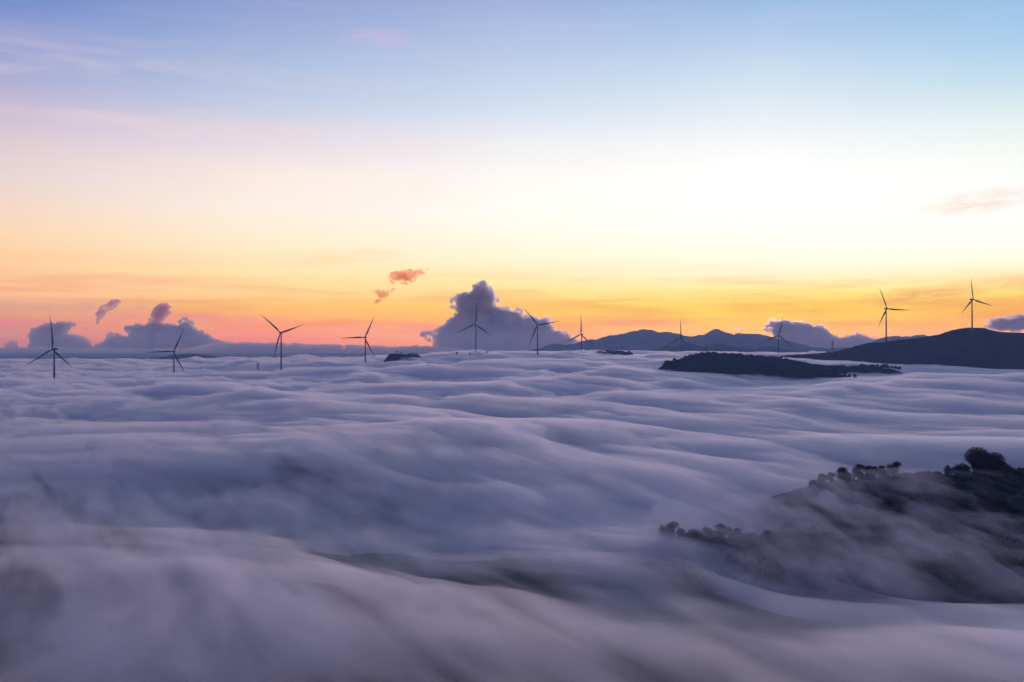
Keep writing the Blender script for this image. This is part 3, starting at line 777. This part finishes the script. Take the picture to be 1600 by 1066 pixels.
for i in range(14):
    px = 1400 + 15 * i + rt_.uniform(-5, 5); yb = float(np.interp(px, [p[0] for p in right_crest], [p[1] for p in right_crest])) + .9
    far(px, yb, rt_.uniform(.9, 1.9), rt_.uniform(2, 5), 2556, 3, 'speck of a bush on the skyline of the dark right hill', 'bushes on the right hill skyline', 'bush')

# ------------------------------------------------------------------ clouds: puffs heaped into banks, far beyond the hills
def inside(poly, x, y):
    c = False; n = len(poly)
    for i in range(n):
        x1, y1 = poly[i]; x2, y2 = poly[(i + 1) % n]
        if (y1 > y) != (y2 > y) and x < (x2 - x1) * (y - y1) / (y2 - y1) + x1: c = not c
    return c
def edist(poly, x, y):
    d = 1e9; n = len(poly)
    for i in range(n):
        x1, y1 = poly[i]; x2, y2 = poly[(i + 1) % n]; dx, dy = x2 - x1, y2 - y1
        t = max(0, min(1, ((x - x1) * dx + (y - y1) * dy) / (dx * dx + dy * dy + 1e-9)))
        d = min(d, math.hypot(x - x1 - t * dx, y - y1 - t * dy))
    return d
_ico = {}
def ico(n):
    if n not in _ico:
        bm = bmesh.new(); bmesh.ops.create_icosphere(bm, subdivisions=n, radius=1)
        _ico[n] = (np.array([v.co[:] for v in bm.verts]), np.array([[v.index for v in f.verts] for f in bm.faces])); bm.free()
    return _ico[n]
def cloud(label, poly, D, m, thick=1.0, rmax=22, n=420, seed=0, voxel=.9, flat=1.0, rag=1.0, edge_r=(1.6, 4.2), name='cumulus_cloud'):
    rnd = random.Random(seed); s = D / FPX
    xs_ = [p[0] for p in poly]; ys_ = [p[1] for p in poly]
    sph = []
    while len(sph) < n:
        x = rnd.uniform(min(xs_), max(xs_)); y = rnd.uniform(min(ys_), max(ys_))
        if not inside(poly, x, y): continue
        d = edist(poly, x, y); r = min(d * .95, rmax * rnd.uniform(.6, 1))
        if r < edge_r[0] * .6: continue
        sph.append((x, rnd.uniform(-1, 1) * thick * min(d, rmax) * .8, y, max(r, edge_r[0])))
    per = len(poly)
    for i in range(per):
        x1, y1 = poly[i]; x2, y2 = poly[(i + 1) % per]; L = math.hypot(x2 - x1, y2 - y1); k = max(1, int(L / (edge_r[0] * 1.3)))
        for j in range(k):
            t = (j + rnd.random()) / k; r = rnd.uniform(*edge_r)
            sph.append((x1 + (x2 - x1) * t + rnd.gauss(0, .5) * rag, rnd.uniform(-1, 1) * r * 2, y1 + (y2 - y1) * t + rnd.gauss(0, .5) * rag + r * .45, r))
    V = []; F = []; k = 0; iv, if_ = ico(2)
    for x, y, z, r in sph:
        c = np.array([(x - CX) * s, D + y * s * 1.0, CAMZ + (HY - z) * s])
        V.append(iv * np.array([r * s, r * s * 1.1, r * s * flat]) + c); F.append(if_ + k); k += len(iv)
    o = mesh_obj('tmp', np.concatenate(V), np.concatenate(F), None)
    md = o.modifiers.new('r', 'REMESH'); md.mode = 'VOXEL'; md.voxel_size = voxel * s
    dg = bpy.context.evaluated_depsgraph_get(); me = bpy.data.meshes.new_from_object(o.evaluated_get(dg))
    bpy.data.objects.remove(o)
    nv = len(me.vertices); c = np.empty(nv * 3, np.float32); me.vertices.foreach_get('co', c); c = c.reshape(-1, 3).astype(float)
    nn = np.empty(nv * 3, np.float32); me.vertices.foreach_get('normal', nn); nn = nn.reshape(-1, 3)
    q = 1 / s
    dsp = 3.4 * fbm(c[:, 0] * q / 9 + c[:, 1] * q / 15, c[:, 2] * q / 9, 2, seed + 200) + 3.2 * fbm(c[:, 0] * q / 3.6 + c[:, 1] * q / 5, c[:, 2] * q / 3.6 - c[:, 1] * q / 7, 3, seed + 210, .65)
    c = c + nn * (dsp * s * .75 * rag)[:, None]
    me.vertices.foreach_set('co', c.astype(np.float32).ravel()); me.update()
    me.materials.clear(); me.materials.append(m)
    ctr = c.mean(0); me.transform(Matrix.Translation((-ctr[0], -ctr[1], -ctr[2]))); me.name = name
    ob = bpy.data.objects.new(name, me); C.objects.link(ob); ob.location = ctr
    return tag(ob, label, 'cloud')
DC = 21000
cloud('tall heaped cumulus cloud with a pointed head rising behind the middle turbines',
 [(659,522),(667,519),(676,517),(688,511),(700,505),(703,498),(711,492),(715,483),(712,478),(705,477),(706,468),(717,460),(734,457),(739,452),(744,444),(754,439),(764,446),(771,458),(779,467),(770,475),(779,482),(788,479),(798,480),(800,488),(809,480),(814,486),(817,498),(824,491),(835,495),(844,501),(853,495),(860,500),(865,517),(884,518),(890,527),(903,532),(910,560),(690,562),(685,541),(675,532)], DC, M_cloud, 1.2, 24, 420, 3)
cloud('left cumulus bank of grey heaps with a turret, behind the second turbine',
 [(120,562),(140,545),(164,533),(172,520),(190,524),(200,527),(207,525),(200,517),(197,510),(225,507),(237,503),(255,507),(280,509),(287,497),(300,502),(304,514),(320,520),(335,531),(362,537),(420,542),(480,562)], DC, M_cloud, 1.2, 16, 420, 5)
cloud('small pink turret of cloud standing on top of the left cumulus bank',
 [(238,510),(236,500),(237,488),(243,480),(249,474),(255,475),(260,473),(265,478),(265,487),(260,495),(256,504),(254,510)], DC - 300, M_pink, 1.0, 7, 90, 7, 1.0, 1.0, 1.0, (1.4, 3))
cloud('flat grey cloud behind the leftmost turbine',
 [(48,530),(50,520),(54,514),(75,506),(100,504),(117,506),(110,511),(104,520),(115,526),(120,524),(134,529),(144,543),(120,556),(45,556)], DC, M_cloud, 1.2, 12, 240, 9)
cloud('long flat grey bank of cloud lying along the left horizon below the cumulus heaps',
 [(-420,572)] + left_crest[1:] + [(840,574)], 18800, M_cloud, 1.0, 12, 900, 29, 1.8, 1.0, .35, (2.5, 5.0), 'cloud_bank')
cloud('tiny grey cloud low at the left edge of the sky', [(8,548),(12,538),(17,534),(24,535),(30,545),(26,550)], DC, M_cloud, 1.0, 6, 50, 11, 1.0)
cloud('long low grey cloud with a bumpy top sloping down towards the dark right hill',
 [(1193,513),(1199,507),(1212,503),(1229,501),(1239,504),(1250,502.5),(1263,505),(1272,512),(1282,509),(1291,515.6),(1299,523),(1312,528),(1325,525),(1346,522),(1355,526),(1372,530),(1400,536),(1410,560),(1250,562),(1218,532),(1203,518)], DC, M_cloud, 1.2, 16, 420, 13)
cloud('small puff of cloud floating above the left tip of the long low cloud', [(1204,503),(1203,498),(1208,496),(1213,498),(1213,502)], DC, M_cloud, 1, 4, 30, 15, .9, 1, 1, (1.2, 2.2))
cloud('little dark cloud streak just over the blue mountains', [(1140,514.4),(1148,512.5),(1158,513),(1165,514.6),(1152,515.6)], DC, M_cloud, 1, 3, 40, 17, .7, .6, .5, (.7, 1.3))
M_cloud2, _ = volmat('cloud_thin', 0.006, (0.98, 0.70, 0.66), 0.6)
cloud('pink and grey sheet of cloud at the right edge above the dark hill',
 [(1538,512),(1543,505),(1552,498),(1572,494),(1600,490),(1640,487),(1700,486),(1700,524),(1600,522),(1560,520),(1545,516)], DC, M_cloud, 1.2, 9, 300, 19, 1.2, .6)
# thin ragged clouds, the orange ones with the unrisen sun's glow put into their colour
M_wisp, vw = volmat('wisp_body', 0.012, (1.0, 0.50, 0.16), 0.85)
cloud('larger orange cloud wisp hanging high left of the tall cumulus',
 [(608,432),(611,425),(622,423),(640,422),(655,419.5),(668,418),(671,419),(662,424),(652,430),(646,438),(638,444),(630,441),(620,441),(611,440)], 14000 + DC - 14000, M_wisp, .8, 6, 130, 21, .9, .7, 1.0, (.9, 2.4), 'wisp_cloud')
cloud('smaller orange cloud wisp, lower and left of the larger one',
 [(578,453),(590,455),(604,453),(616,451.5),(608,458),(602,464),(596,470),(586,473),(594,466),(590,460)], DC, M_wisp, .8, 5, 90, 23, .9, .7, 1.0, (.8, 2.0), 'wisp_cloud')
cloud('pink puff of thin cloud above the flat grey cloud on the left',
 [(150,490),(156,481),(166,475),(174,469),(184,467),(189,472),(180,479),(166,484),(160,496),(152,505)], DC, M_pink, .8, 6, 90, 25, 1.0, .8, 1.0, (1.2, 2.6), 'wisp_cloud')

#HAZE
hz = box('haze', -13000, 13000, -3500, 16500, -60, HAZE_TOP, M_haze)
tag(hz, 'thin morning haze over the valley', 'haze', kind='stuff')
